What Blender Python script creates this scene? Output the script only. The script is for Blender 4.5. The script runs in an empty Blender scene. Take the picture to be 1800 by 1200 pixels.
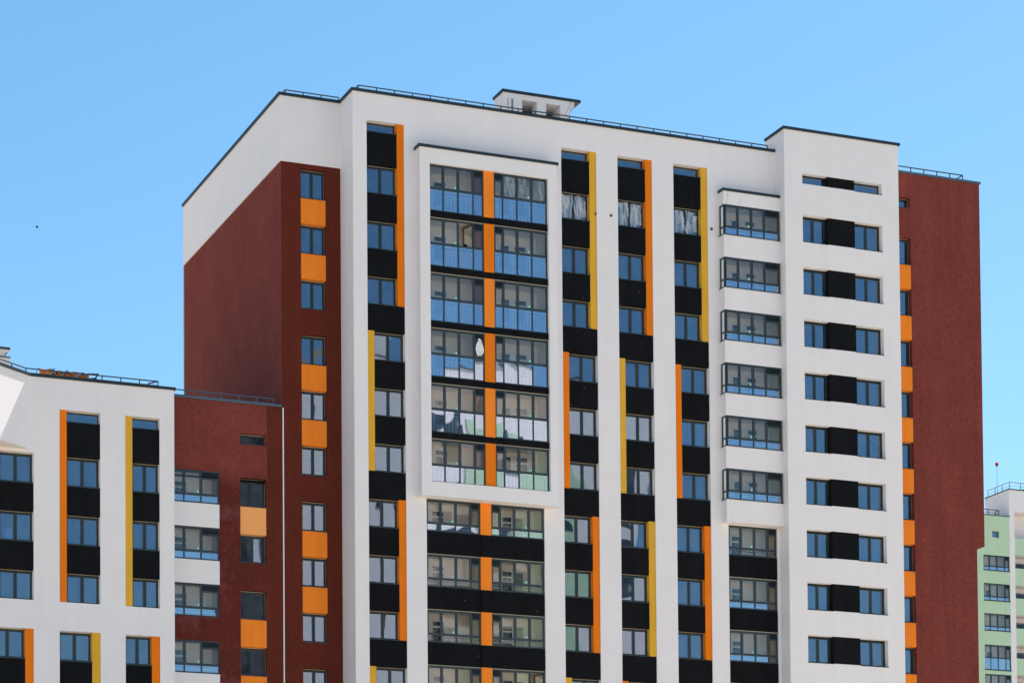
import bpy, math, random
from mathutils import Matrix, Vector
random.seed(7)
R = math.radians
sc = bpy.context.scene
C = sc.collection
H = 1.6                                   # eye height: facade heights v are measured from the eye

# ------------------------------------------------------------------ camera
cam = bpy.data.cameras.new('camera'); cam_o = bpy.data.objects.new('camera', cam); C.objects.link(cam_o)
cam.sensor_width = 36; cam.sensor_fit = 'HORIZONTAL'
cam.lens = 4693.52 / 1800 * 36
cam.shift_y = (1750.43 - 600) / 1800
cam.clip_start = 1; cam.clip_end = 6000
M = Matrix.Translation((-44.2226, -123.8989, H)) @ Matrix.Rotation(-0.395367, 4, 'Z') @ \
    Matrix.Rotation(math.pi / 2 + 0.0419129, 4, 'X') @ Matrix.Rotation(-0.0081925, 4, 'Z')
cam_o.matrix_world = M
sc.camera = cam_o

# ------------------------------------------------------------------ sky, sun, exposure
SUN_AZ, SUN_EL = R(25), R(51)             # azimuth from +X towards +Y
wd = bpy.data.worlds.new('World'); sc.world = wd; wd.use_nodes = True
nt = wd.node_tree; nt.nodes.clear()
sky = nt.nodes.new('ShaderNodeTexSky'); sky.sky_type = 'NISHITA'; sky.sun_disc = False
sky.sun_elevation = SUN_EL; sky.sun_rotation = math.pi / 2 - SUN_AZ
sky.altitude = 200; sky.air_density = 1.0; sky.dust_density = 0.4; sky.ozone_density = 2.0
bg = nt.nodes.new('ShaderNodeBackground'); bg.inputs['Strength'].default_value = 0.092
wo = nt.nodes.new('ShaderNodeOutputWorld')
hs = nt.nodes.new('ShaderNodeHueSaturation'); hs.inputs['Saturation'].default_value = 1.22; hs.inputs['Hue'].default_value = .488
nt.links.new(sky.outputs[0], hs.inputs['Color']); nt.links.new(hs.outputs[0], bg.inputs[0]); nt.links.new(bg.outputs[0], wo.inputs[0])
sl = bpy.data.lights.new('sun', 'SUN'); sl.energy = 5.0; sl.angle = R(0.5); sl.color = (1, .95, .88)
so = bpy.data.objects.new('sun', sl); C.objects.link(so)
sd = Vector((math.cos(SUN_EL) * math.cos(SUN_AZ), math.cos(SUN_EL) * math.sin(SUN_AZ), math.sin(SUN_EL)))
so.rotation_euler = sd.to_track_quat('Z', 'Y').to_euler(); so.location = sd * 300
vs = sc.view_settings
vs.view_transform = 'Standard'; vs.look = 'None'; vs.gamma = 1; vs.use_curve_mapping = False
vs.exposure = 0.90
cy = sc.cycles
cy.max_bounces = 8; cy.diffuse_bounces = 4; cy.glossy_bounces = 4; cy.transparent_max_bounces = 16
cy.use_denoising = True; cy.sample_clamp_indirect = 6

# ------------------------------------------------------------------ materials
def newmat(name):
    m = bpy.data.materials.new(name); m.use_nodes = True
    return m, m.node_tree, m.node_tree.nodes['Principled BSDF']
def lnk(t, a, b): t.links.new(a, b)
def plain(name, col, rough=.6, metal=0, spec=.5):
    m, t, b = newmat(name)
    b.inputs['Base Color'].default_value = (*col, 1); b.inputs['Roughness'].default_value = rough
    b.inputs['Metallic'].default_value = metal; b.inputs['Specular IOR Level'].default_value = spec
    return m
def stucco(name, col, var=.05, streak=.05, bump=.25, rough=.9, speck=0, patch=None, spec=.08, grain=.6, upper=None):
    """painted render: soft blotches, faint vertical rain streaks, fine grain"""
    m, t, b = newmat(name); N = t.nodes.new
    geo = N('ShaderNodeNewGeometry')
    n1 = N('ShaderNodeTexNoise'); n1.inputs['Scale'].default_value = .55; n1.inputs['Detail'].default_value = 5
    lnk(t, geo.outputs['Position'], n1.inputs['Vector'])
    mp = N('ShaderNodeMapping'); mp.inputs['Scale'].default_value = (2.6, 2.6, .16)
    lnk(t, geo.outputs['Position'], mp.inputs['Vector'])
    n2 = N('ShaderNodeTexNoise'); n2.inputs['Scale'].default_value = 1.0; n2.inputs['Detail'].default_value = 4
    lnk(t, mp.outputs[0], n2.inputs['Vector'])
    n3 = N('ShaderNodeTexNoise'); n3.inputs['Scale'].default_value = 10; n3.inputs['Detail'].default_value = 5; n3.inputs['Roughness'].default_value = .7
    lnk(t, geo.outputs['Position'], n3.inputs['Vector'])
    def scaled(src, amp):
        a = N('ShaderNodeMapRange'); a.inputs[1].default_value = .25; a.inputs[2].default_value = .75
        a.inputs[3].default_value = 1 - amp; a.inputs[4].default_value = 1 + amp
        lnk(t, src, a.inputs[0]); return a.outputs[0]
    mu = N('ShaderNodeMath'); mu.operation = 'MULTIPLY'
    lnk(t, scaled(n1.outputs[0], var), mu.inputs[0]); lnk(t, scaled(n2.outputs[0], streak), mu.inputs[1])
    mu2 = N('ShaderNodeMath'); mu2.operation = 'MULTIPLY'
    lnk(t, mu.outputs[0], mu2.inputs[0]); lnk(t, scaled(n3.outputs[0], var * grain), mu2.inputs[1])
    vm = N('ShaderNodeVectorMath'); vm.operation = 'SCALE'; vm.inputs[0].default_value = col
    lnk(t, mu2.outputs[0], vm.inputs['Scale'])
    out = vm.outputs[0]
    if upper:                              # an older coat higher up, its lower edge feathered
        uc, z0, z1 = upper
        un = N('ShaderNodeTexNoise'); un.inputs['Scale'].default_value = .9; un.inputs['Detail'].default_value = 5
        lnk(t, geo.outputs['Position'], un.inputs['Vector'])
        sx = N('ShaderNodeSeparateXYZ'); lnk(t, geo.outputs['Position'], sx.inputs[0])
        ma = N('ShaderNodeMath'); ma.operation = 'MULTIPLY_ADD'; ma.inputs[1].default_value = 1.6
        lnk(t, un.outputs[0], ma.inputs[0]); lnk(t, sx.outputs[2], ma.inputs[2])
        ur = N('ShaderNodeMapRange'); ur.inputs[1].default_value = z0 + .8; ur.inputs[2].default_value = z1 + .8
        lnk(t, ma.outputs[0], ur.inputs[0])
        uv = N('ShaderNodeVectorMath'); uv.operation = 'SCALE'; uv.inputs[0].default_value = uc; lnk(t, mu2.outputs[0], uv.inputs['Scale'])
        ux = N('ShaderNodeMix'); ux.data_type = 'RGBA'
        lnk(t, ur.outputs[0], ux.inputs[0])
    if patch:                              # (colour, noise scale, threshold): blotchy faded paint
        pc, psc, th = patch
        pn = N('ShaderNodeTexNoise'); pn.inputs['Scale'].default_value = psc; pn.inputs['Detail'].default_value = 7
        pn.inputs['Roughness'].default_value = .65
        lnk(t, geo.outputs['Position'], pn.inputs['Vector'])
        mr = N('ShaderNodeMapRange'); mr.inputs[1].default_value = th; mr.inputs[2].default_value = th + .16
        mr.inputs[3].default_value = 0; mr.inputs[4].default_value = .75
        lnk(t, pn.outputs[0], mr.inputs[0])
        mx = N('ShaderNodeMix'); mx.data_type = 'RGBA'; mx.inputs[7].default_value = (*pc, 1)
        lnk(t, mr.outputs[0], mx.inputs[0]); lnk(t, out, mx.inputs[6]); out = mx.outputs[2]
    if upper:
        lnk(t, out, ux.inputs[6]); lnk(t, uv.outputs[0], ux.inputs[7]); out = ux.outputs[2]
    if speck:                              # sparse paint specks
        vo = N('ShaderNodeTexVoronoi'); vo.inputs['Scale'].default_value = 1.15
        lnk(t, geo.outputs['Position'], vo.inputs['Vector'])
        ct = N('ShaderNodeMath'); ct.operation = 'LESS_THAN'; ct.inputs[1].default_value = .028
        lnk(t, vo.outputs['Distance'], ct.inputs[0])
        ml = N('ShaderNodeMath'); ml.operation = 'MULTIPLY'; ml.inputs[1].default_value = speck
        lnk(t, ct.outputs[0], ml.inputs[0])
        mx = N('ShaderNodeMix'); mx.data_type = 'RGBA'; mx.inputs[7].default_value = (.6, .6, .6, 1)
        lnk(t, ml.outputs[0], mx.inputs[0]); lnk(t, out, mx.inputs[6]); out = mx.outputs[2]
    lnk(t, out, b.inputs['Base Color'])
    b.inputs['Roughness'].default_value = rough; b.inputs['Specular IOR Level'].default_value = spec
    bp = N('ShaderNodeBump'); bp.inputs['Strength'].default_value = bump; bp.inputs['Distance'].default_value = .02
    n4 = N('ShaderNodeTexNoise'); n4.inputs['Scale'].default_value = 22; n4.inputs['Detail'].default_value = 4
    lnk(t, geo.outputs['Position'], n4.inputs['Vector']); lnk(t, n4.outputs[0], bp.inputs['Height'])
    lnk(t, bp.outputs[0], b.inputs['Normal'])
    return m
def glass(name, refl, tint, wave=.05, scale=.9, rcol=(1, 1, 1), dust=.05):
    """one face of a pane: mirror share plus clear share, slightly wavy like real insulating glass"""
    m = bpy.data.materials.new(name); m.use_nodes = True; t = m.node_tree; t.nodes.clear(); N = t.nodes.new
    o = N('ShaderNodeOutputMaterial'); mix = N('ShaderNodeMixShader')
    gl = N('ShaderNodeBsdfGlossy'); gl.inputs['Roughness'].default_value = .012; gl.inputs['Color'].default_value = (*rcol, 1)
    tr = N('ShaderNodeBsdfTransparent'); tr.inputs[0].default_value = (*tint, 1)
    fr = N('ShaderNodeFresnel'); fr.inputs[0].default_value = 1.5
    ad = N('ShaderNodeMath'); ad.operation = 'ADD'; ad.use_clamp = True; ad.inputs[1].default_value = refl - .04
    lnk(t, fr.outputs[0], ad.inputs[0])
    geo = N('ShaderNodeNewGeometry'); oi = N('ShaderNodeObjectInfo')
    va = N('ShaderNodeVectorMath'); va.operation = 'ADD'
    vsn = N('ShaderNodeVectorMath'); vsn.operation = 'SCALE'; vsn.inputs[0].default_value = (37, 11, 53)
    lnk(t, oi.outputs['Random'], vsn.inputs['Scale'])
    lnk(t, geo.outputs['Position'], va.inputs[0]); lnk(t, vsn.outputs[0], va.inputs[1])
    nz = N('ShaderNodeTexNoise'); nz.inputs['Scale'].default_value = scale; nz.inputs['Detail'].default_value = 0.0
    lnk(t, va.outputs[0], nz.inputs['Vector'])
    bp = N('ShaderNodeBump'); bp.inputs['Strength'].default_value = 1.0; bp.inputs['Distance'].default_value = wave
    lnk(t, nz.outputs[0], bp.inputs['Height']); lnk(t, bp.outputs[0], gl.inputs['Normal'])
    lnk(t, ad.outputs[0], mix.inputs[0]); lnk(t, tr.outputs[0], mix.inputs[1]); lnk(t, gl.outputs[0], mix.inputs[2])
    # a breath of building dust on the pane
    dn = N('ShaderNodeTexNoise'); dn.inputs['Scale'].default_value = 1.7; dn.inputs['Detail'].default_value = 6; dn.inputs['Roughness'].default_value = .6
    lnk(t, va.outputs[0], dn.inputs['Vector'])
    dr = N('ShaderNodeMapRange'); dr.inputs[1].default_value = .40; dr.inputs[2].default_value = .75
    dr.inputs[3].default_value = .004; dr.inputs[4].default_value = dust
    lnk(t, dn.outputs[0], dr.inputs[0])
    dd = N('ShaderNodeBsdfDiffuse'); dd.inputs[0].default_value = (.75, .74, .72, 1)
    m3 = N('ShaderNodeMixShader'); lnk(t, dr.outputs[0], m3.inputs[0])
    lnk(t, mix.outputs[0], m3.inputs[1]); lnk(t, dd.outputs[0], m3.inputs[2])
    lnk(t, m3.outputs[0], o.inputs[0])
    return m
def veil(name, col, lo, hi, scl):
    """thin cloth or film: threads of white over clear"""
    m = bpy.data.materials.new(name); m.use_nodes = True; t = m.node_tree; t.nodes.clear(); N = t.nodes.new
    o = N('ShaderNodeOutputMaterial'); mix = N('ShaderNodeMixShader')
    df = N('ShaderNodeBsdfDiffuse'); df.inputs[0].default_value = (*col, 1)
    tl = N('ShaderNodeBsdfTranslucent'); tl.inputs[0].default_value = (*col, 1)
    m2 = N('ShaderNodeMixShader'); m2.inputs[0].default_value = .35
    lnk(t, df.outputs[0], m2.inputs[1]); lnk(t, tl.outputs[0], m2.inputs[2])
    tr = N('ShaderNodeBsdfTransparent')
    geo = N('ShaderNodeNewGeometry'); mp = N('ShaderNodeMapping'); mp.inputs['Scale'].default_value = scl
    lnk(t, geo.outputs['Position'], mp.inputs['Vector'])
    nz = N('ShaderNodeTexNoise'); nz.inputs['Scale'].default_value = 1; nz.inputs['Detail'].default_value = 4
    nz.inputs['Distortion'].default_value = .8
    lnk(t, mp.outputs[0], nz.inputs['Vector'])
    mr = N('ShaderNodeMapRange'); mr.inputs[1].default_value = .38; mr.inputs[2].default_value = .62
    mr.inputs[3].default_value = lo; mr.inputs[4].default_value = hi
    lnk(t, nz.outputs[0], mr.inputs[0]); lnk(t, mr.outputs[0], mix.inputs[0])
    lnk(t, tr.outputs[0], mix.inputs[1]); lnk(t, m2.outputs[0], mix.inputs[2]); lnk(t, mix.outputs[0], o.inputs[0])
    return m

MT = {
 'white': stucco('white_render', (.83, .772, .785), .022, .018, .2),
 'red': stucco('brick_red_render', (.200, .045, .036), .10, .09, .5, grain=3.4, speck=.35),
 'red_dark': stucco('deep_red_render', (.122, .0245, .0155), .08, .06, .5, grain=3.4),
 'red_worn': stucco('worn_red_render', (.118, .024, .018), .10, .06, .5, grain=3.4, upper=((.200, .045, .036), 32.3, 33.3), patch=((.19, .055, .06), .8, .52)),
 'orange': stucco('orange_panel', (.93, .243, .026), .06, .06, .12, .75),
 'orange_pale': stucco('faded_orange_panel', (.95, .40, .14), .04, .03, .12, .8),
 'strip_orange': stucco('orange_strip', (.84, .195, .010), .07, .06, .1, .7),
 'strip_yellow': stucco('ochre_strip', (.75, .395, .04), .07, .06, .1, .7),
 'black': stucco('black_render', (.0058, .0064, .008), .25, .3, .5, .85, speck=.25, spec=.12),
 'cap': plain('dark_coping_metal', (.013, .024, .034), .5, 0, .4),
 'slate': plain('slate_metal', (.021, .036, .048), .42, 0, .5),
 'slate_dark': plain('dark_slate_frame', (.012, .019, .024), .45, 0, .5),
 'steel': plain('railing_paint', (.065, .085, .10), .5, .2),
 'grey_cap': plain('grey_coping_metal', (.075, .115, .15), .45, .2),
 'cream': plain('cream_seal', (.55, .46, .32), .8),
 'room': plain('room_plaster', (.14, .14, .135), .95),
 'room_pale': plain('pale_room_plaster', (.50, .48, .44), .95),
 'room_dark': plain('dim_room_lining', (.05, .05, .05), .95),  # near-black lining: the dimness of some rooms is put into the colour
 'lwall': stucco('loggia_plaster', (.92, .86, .79), .03, .02, .1),
 'lceil': plain('loggia_ceiling', (.86, .82, .78), .9),
 'lbrown': plain('loggia_red_brown_wall', (.55, .16, .07), .8),
 'lorange': plain('loggia_orange_wall', (.62, .22, .05), .8),
 'lyellow': plain('loggia_cream_wall', (.70, .58, .30), .8),
 'pvc': plain('white_plastic', (.78, .78, .77), .4),
 'darkpane': plain('dark_inner_pane', (.012, .02, .032), .08, 0, .8),
 'glass': glass('window_glass', .19, (.55, .70, .84), .009, .6, (.80, .89, 1), .05),
 'lglass': glass('loggia_glass', .045, (.985, .985, .985), .005, .6, (1, 1, 1), .015),
 'bglass': glass('blue_mirror_glass', .35, (.80, .90, 1.0), .009, .7, (.86, .90, 1), .03),
 'sticker': plain('teal_sticker', (.16, .42, .36), .6),
 'sticker_w': plain('white_sticker', (.75, .82, .78), .6),
 'curtain': veil('sheer_curtain', (.82, .82, .82), .55, .97, (9, 9, .5)),
 'film': veil('protective_film', (.80, .84, .90), .05, .85, (5, 5, .9)),
 'green': stucco('pale_green_render', (.50, .66, .47), .03, .03, .15),
 'concrete': stucco('dusty_concrete', (.36, .32, .26), .12, .05, .2),
 'machine': stucco('machine_orange', (.80, .20, .012), .15, .1, .1, .5),
 'rust': plain('dark_rust', (.12, .045, .015), .8),
 'galv': plain('galvanised_steel', (.35, .36, .38), .4, .6),
 'redlamp': plain('red_lamp_glass', (.75, .01, .01), .2),
 'grey_shade': stucco('shaded_grey_render', (.07, .074, .08), .1, .1, .2),  # dark grey with shade put into the colour
 'bird': plain('bird_feathers', (.03, .03, .035), .8),
}
# ground material
def ground_mat():
    m, t, b = newmat('dusty_ground'); N = t.nodes.new
    geo = N('ShaderNodeNewGeometry')
    n = N('ShaderNodeTexNoise'); n.inputs['Scale'].default_value = .03; n.inputs['Detail'].default_value = 8
    lnk(t, geo.outputs['Position'], n.inputs['Vector'])
    cr = N('ShaderNodeValToRGB'); e = cr.color_ramp.elements
    e[0].position = .38; e[0].color = (.34, .30, .20, 1); e[1].position = .55; e[1].color = (.56, .48, .36, 1)
    lnk(t, n.outputs[0], cr.inputs[0]); lnk(t, cr.outputs[0], b.inputs['Base Color'])
    b.inputs['Roughness'].default_value = .95
    return m
MT['ground'] = ground_mat()

# ------------------------------------------------------------------ mesh helpers (u right, w out of the facade, v up from the eye)
class MB:
    def __init__(s): s.v = []; s.f = []; s.m = []
    def quad(s, pts, mat=0):
        i = len(s.v); s.v += pts; s.f.append(tuple(range(i, i + len(pts)))); s.m.append(mat)
    def box(s, u0, u1, w0, w1, v0, v1, mat=0, skip=''):
        i = len(s.v)
        s.v += [(u, w, v) for v in (v0, v1) for w in (w0, w1) for u in (u0, u1)]
        F = {'b': (0, 1, 3, 2), 't': (4, 6, 7, 5), 'k': (0, 4, 5, 1), 'f': (2, 3, 7, 6), 'l': (0, 2, 6, 4), 'r': (1, 5, 7, 3)}
        for k, q in F.items():
            if k not in skip: s.f.append(tuple(i + a for a in q)); s.m.append(mat)
    def bar(s, a, b, r, mat=0):            # square bar between two points
        a = Vector(a); b = Vector(b); d = (b - a).normalized()
        x = d.cross(Vector((0, 0, 1)));
        if x.length < 1e-4: x = Vector((1, 0, 0))
        x.normalize(); y = d.cross(x)
        i = len(s.v)
        for p in (a, b):
            for sx, sy in ((-1, -1), (1, -1), (1, 1), (-1, 1)): s.v.append(tuple(p + x * r * sx + y * r * sy))
        for q in ((0, 1, 5, 4), (1, 2, 6, 5), (2, 3, 7, 6), (3, 0, 4, 7), (3, 2, 1, 0), (4, 5, 6, 7)):
            s.f.append(tuple(i + k for k in q)); s.m.append(mat)
    def tube(s, a, b, r, n=10, mat=0, r2=None):
        a = Vector(a); b = Vector(b); d = (b - a).normalized(); r2 = r if r2 is None else r2
        x = d.cross(Vector((0, 0, 1)))
        if x.length < 1e-4: x = Vector((1, 0, 0))
        x.normalize(); y = d.cross(x); i = len(s.v)
        for p, rr in ((a, r), (b, r2)):
            for k in range(n):
                t = 2 * math.pi * k / n; s.v.append(tuple(p + x * rr * math.cos(t) + y * rr * math.sin(t)))
        for k in range(n):
            s.f.append((i + k, i + (k + 1) % n, i + n + (k + 1) % n, i + n + k)); s.m.append(mat)
        s.f.append(tuple(i + k for k in range(n))[::-1]); s.m.append(mat)
        s.f.append(tuple(i + n + k for k in range(n))); s.m.append(mat)
    def mesh(s, name, mats, org=(0, 0, 0)):
        me = bpy.data.meshes.new(name)
        me.from_pydata([(p[0] - org[0], -(p[1] - org[1]), p[2] - org[2]) for p in s.v], [], [f[::-1] for f in s.f])
        for k in mats: me.materials.append(MT[k])
        me.polygons.foreach_set('material_index', s.m); me.update()
        return me
CACHE = {}
WL = {}
def obj(name, me, loc, parent=None):
    """loc = (u, w, v); keeps world placement when parented"""
    o = bpy.data.objects.new(name, me); C.objects.link(o)
    L = Vector((loc[0], -loc[1], loc[2] + H)); o.location = L; WL[o] = L
    if parent is not None:
        o.parent = parent; o.matrix_parent_inverse = Matrix.Translation(-WL[parent])
    return o
def whole(name, mb, mats, parent=None, org=None):
    if org is None:
        us = [p[0] for p in mb.v]; ws = [p[1] for p in mb.v]; v0 = min(p[2] for p in mb.v)
        org = ((min(us) + max(us)) / 2, (min(ws) + max(ws)) / 2, v0)
    return obj(name, mb.mesh(name, mats, org), org, parent)
def shared(name, key, fn, mats, loc, parent):
    """fn(mb) builds around the origin; alike pieces share the mesh"""
    k = (name, key, tuple(mats))
    if k not in CACHE:
        mb = MB(); fn(mb); CACHE[k] = mb.mesh(name, mats)
    return obj(name, CACHE[k], loc, parent)
def bx(name, parent, u0, u1, w0, w1, v0, v1, mat):
    d = (round(u1 - u0, 3), round(w1 - w0, 3), round(v1 - v0, 3))
    return shared(name, d, lambda mb: mb.box(-d[0] / 2, d[0] / 2, -d[1] / 2, d[1] / 2, 0, d[2]), [mat],
                  ((u0 + u1) / 2, (w0 + w1) / 2, v0), parent)
def tag(o, label, cat, group=None, kind=None):
    o['label'] = label; o['category'] = cat
    if group: o['group'] = group
    if kind: o['kind'] = kind
    return o
def wall(mb, u0, u1, v0, v1, w, holes, depth, mat=0, rmat=None):
    """flat wall in the plane w with rectangular recesses (u0,u1,v0,v1)"""
    us = sorted({u0, u1, *[x for h in holes for x in h[:2] if u0 < x < u1]})
    vs_ = sorted({v0, v1, *[x for h in holes for x in h[2:] if v0 < x < v1]})
    for a, b in zip(us, us[1:]):
        run = None
        for c, d in zip(vs_, vs_[1:]):
            mu, mv = (a + b) / 2, (c + d) / 2
            if any(h[0] < mu < h[1] and h[2] < mv < h[3] for h in holes): continue
            mb.quad([(a, w, c), (b, w, c), (b, w, d), (a, w, d)], mat)
    rm = mat if rmat is None else rmat
    for (a, b, c, d) in holes:
        k = w - depth
        mb.quad([(a, w, c), (a, k, c), (a, k, d), (a, w, d)], rm); mb.quad([(b, w, c), (b, w, d), (b, k, d), (b, k, c)], rm)
        mb.quad([(a, w, d), (a, k, d), (b, k, d), (b, w, d)], rm); mb.quad([(a, w, c), (b, w, c), (b, k, c), (a, k, c)], rm)
def ring(mb, u0, u1, v0, v1, w0, w1, t, mat=0):
    mb.box(u0, u0 + t, w0, w1, v0, v1, mat); mb.box(u1 - t, u1, w0, w1, v0, v1, mat)
    mb.box(u0 + t, u1 - t, w0, w1, v0, v0 + t, mat); mb.box(u0 + t, u1 - t, w0, w1, v1 - t, v1, mat)

# ------------------------------------------------------------------ window and loggia builders
def pane(parent, u0, u1, w, v0, v1, mat, wob=.45):
    o = bx('pane', parent, u0, u1, w - .012, w, v0, v1, mat)
    o.rotation_euler = (R(random.uniform(-wob, wob)), 0, R(random.uniform(-wob, wob)))
    return o
def window(parent, u0, u1, w, v0, v1, sill_w=None, split=2, seal=True, sill_out=.02, room=True, gl='glass'):
    """w is the outer face of the frame"""
    W_, V_ = round(u1 - u0, 3), round(v1 - v0, 3)
    def fr(mb):
        ring(mb, -W_ / 2, W_ / 2, 0, V_ - (.03 if seal else 0), -.10, 0, .055)
        if split == 2: mb.box(-.03, .03, -.10, -.002, .056, V_ - .086)
        if seal: mb.box(-W_ / 2, W_ / 2, -.09, -.012, V_ - .029, V_, 1); mb.box(W_ / 2 - .012, W_ / 2 - .001, -.004, .006, .03, V_ - .04, 1)
    f = shared('window', (W_, V_, split, seal), fr, ['slate_dark', 'cream'], ((u0 + u1) / 2, w, v0), parent)
    cu = (u0 + u1) / 2
    cells = [(u0 + .058, cu - .033), (cu + .033, u1 - .058)] if split == 2 else [(u0 + .058, u1 - .058)]
    for a, b in cells:
        if split == 2:
            sw, sh = round(b - a, 3), round(V_ - .15, 3)
            shared('sash', (sw, sh), lambda mb: ring(mb, -sw / 2, sw / 2, 0, sh, -.075, -.012, .052), ['slate'],
                   ((a + b) / 2, w, v0 + .06), f)
            pane(f, a + .05, b - .05, w - .035, v0 + .11, v0 + .06 + sh - .05, gl)
        else:
            pane(f, a - .005, b + .005, w - .03, v0 + .05, v1 - .08, gl)
    if sill_w is not None:
        bx('sill', f, u0 - .02, u1 + sill_out, w - .02, sill_w + .035, v0 - .03, v0 + .004, 'slate')
    if room:
        d = (W_, V_)
        def rm(mb):
            a, b = -W_ / 2 - .25, W_ / 2 + .25
            mb.box(a, b, -2.8, -.11, -.55, V_ + .3, 0, skip='f')
        shared('room_lining', d, rm, [random.choice(('room', 'room', 'room_pale', 'room_dark', 'room_dark'))], ((u0 + u1) / 2, w, v0), f)
    return f
def loggia(parent, u0, u1, w, v0, v1, rail, cuts, vent, low='bglass', sides=('lwall', 'lwall'), door=None, win=None,
           stick=None, bars=False, open_sash=None, top=.06, depth=1.45, lowers=None, shell=True, top_in=.12):
    """cuts: centres of the inner posts; vent: index of the bay with a louvre; rail: centre of the mid rail"""
    cu = (u0 + u1) / 2
    rel = tuple(round(c - cu, 3) for c in cuts); W_, V_, rv = round(u1 - u0, 3), round(v1 - v0, 3), round(rail - v0, 3)
    edges = [-W_ / 2 + .035] + list(rel) + [W_ / 2 - .035]
    bays = [(a + .035, b - .035) for a, b in zip(edges, edges[1:])]
    LV = .30
    def fr(mb):
        ring(mb, -W_ / 2, W_ / 2, 0, V_, -.09, 0, .07)
        if top: mb.box(-W_ / 2, W_ / 2, -.10, .02, V_ - top, V_ + .002)
        for c in rel: mb.box(c - .035, c + .035, -.085, -.003, .071, V_ - .071)
        for i, (a, b) in enumerate(bays):
            mb.box(a, b, -.08, -.006, rv - .04, rv + .04)
            if open_sash == i: continue
            t0 = V_ - .071 - (LV if i == vent else 0)
            ring(mb, a, b, rv + .04, t0, -.07, .004, .034)
            if i == vent: mb.box(a, b, -.08, -.006, t0, t0 + .045)
    f = shared('loggia_glazing', (W_, V_, rv, rel, vent, open_sash, top), fr, ['slate'], (cu, w, v0), parent)
    for i, (a, b) in enumerate(bays):
        t0 = v1 - .071 - (LV if i == vent else 0)
        if open_sash != i:
            pane(f, cu + a + .03, cu + b - .03, w - .03, rail + .07, t0 - .03, 'lglass')
        else:
            sw, sh = round(b - a, 3), round(t0 - rail - .05, 3)
            def sf(mb):
                ring(mb, -sw, 0, 0, sh, -.06, 0, .045)
            s_ = shared('sash', ('open', sw, sh), sf, ['slate_dark'], (cu + b, w - .05, rail + .045), f)
            s_.rotation_euler = (0, 0, R(-72))
            p_ = shared('pane', ('open', sw, sh), lambda mb: mb.box(-sw + .04, -.04, -.03, -.02, .04, sh - .04), ['lglass'], (cu + b, w - .05, rail + .045), f)
            p_.rotation_euler = (0, 0, R(-72))
        lm = low if lowers is None else lowers[i]
        pane(f, cu + a - .005, cu + b + .005, w - .03, v0 + .065, rail - .035, lm)
        if i == vent:
            def lv(mb):
                for k in range(5):
                    z = .03 + k * .045
                    mb.quad([(a, -.015, z), (b, -.015, z), (b, -.06, z + .045), (a, -.06, z + .045)])
                mb.box(a, b, -.085, -.078, 0, LV - .05, 1)
            shared('louvre', (round(a, 3), round(b, 3)), lv, ['steel', 'slate_dark'], (cu, w, t0 + .045), f)
    if stick is not None:
        a, b = bays[stick]
        bx('sticker', f, cu + b - .19, cu + b - .05, w - .026, w - .022, rail + .085, rail + .235, 'sticker')
        bx('sticker', f, cu + b - .15, cu + b - .09, w - .0215, w - .019, rail + .13, rail + .19, 'sticker_w')
    if shell:
        fl = v0 - .04 if bars else v0 - .72
        ce = v1 - .06 + top_in
        def shf(mb):
            a, b, k0, k1 = -W_ / 2, W_ / 2, -depth, -.095
            z0, z1 = fl - v0, ce - v0
            mb.quad([(a, k0, z0), (b, k0, z0), (b, k0, z1), (a, k0, z1)], 0)
            mb.quad([(a, k0, z1), (b, k0, z1), (b, k1, z1), (a, k1, z1)], 1)
            mb.quad([(a, k0, z0), (a, k1, z0), (b, k1, z0), (b, k0, z0)], 1)
            mb.quad([(a, k0, z0), (a, k0, z1), (a, k1, z1), (a, k1, z0)], 2)
            mb.quad([(b, k0, z0), (b, k1, z0), (b, k1, z1), (b, k0, z1)], 3)
            if not bars: mb.quad([(a, k1 - .05, z0), (b, k1 - .05, z0), (b, k1 - .05, .0), (a, k1 - .05, .0)], 0)
        shared('inner_wall', (W_, V_, round(fl - v0, 3), sides), shf, ['lwall', 'lceil', sides[0], sides[1]], (cu, w, v0), f)
        if door:                            # glazed balcony door with transom, beside it the room window
            d0, d1 = door; dw = round(d1 - d0, 3); z0 = round(fl - v0, 3)
            def dr(mb):
                k = -depth + .03
                h = 2.12
                mb.box(-dw / 2, dw / 2, k - .03, k, z0, z0 + h, 0)
                mb.box(-dw / 2 + .10, dw / 2 - .10, k + .001, k + .012, z0 + .85, z0 + h - .42, 1)
                mb.box(-dw / 2 + .10, dw / 2 - .10, k + .001, k + .012, z0 + h - .32, z0 + h - .10, 1)
                mb.box(-dw / 2 + .14, dw / 2 - .14, k + .001, k + .010, z0 + .14, z0 + .70, 0)
            shared('balcony_door', (dw, z0), dr, ['pvc', 'darkpane'], ((d0 + d1) / 2, w, v0), f)
        if win:
            d0, d1 = win; dw2 = round(d1 - d0, 3); z0 = round(fl - v0, 3)
            def wr_(mb):
                k = -depth + .03
                mb.box(-dw2 / 2, dw2 / 2, k - .03, k, z0 + .75, z0 + 2.12, 0)
                mb.box(-dw2 / 2 + .09, dw2 / 2 - .2, k + .001, k + .012, z0 + .85, z0 + 2.0, 1)
            shared('inner_window', (dw2, z0), wr_, ['pvc', 'darkpane'], ((d0 + d1) / 2, w, v0), f)
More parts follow.
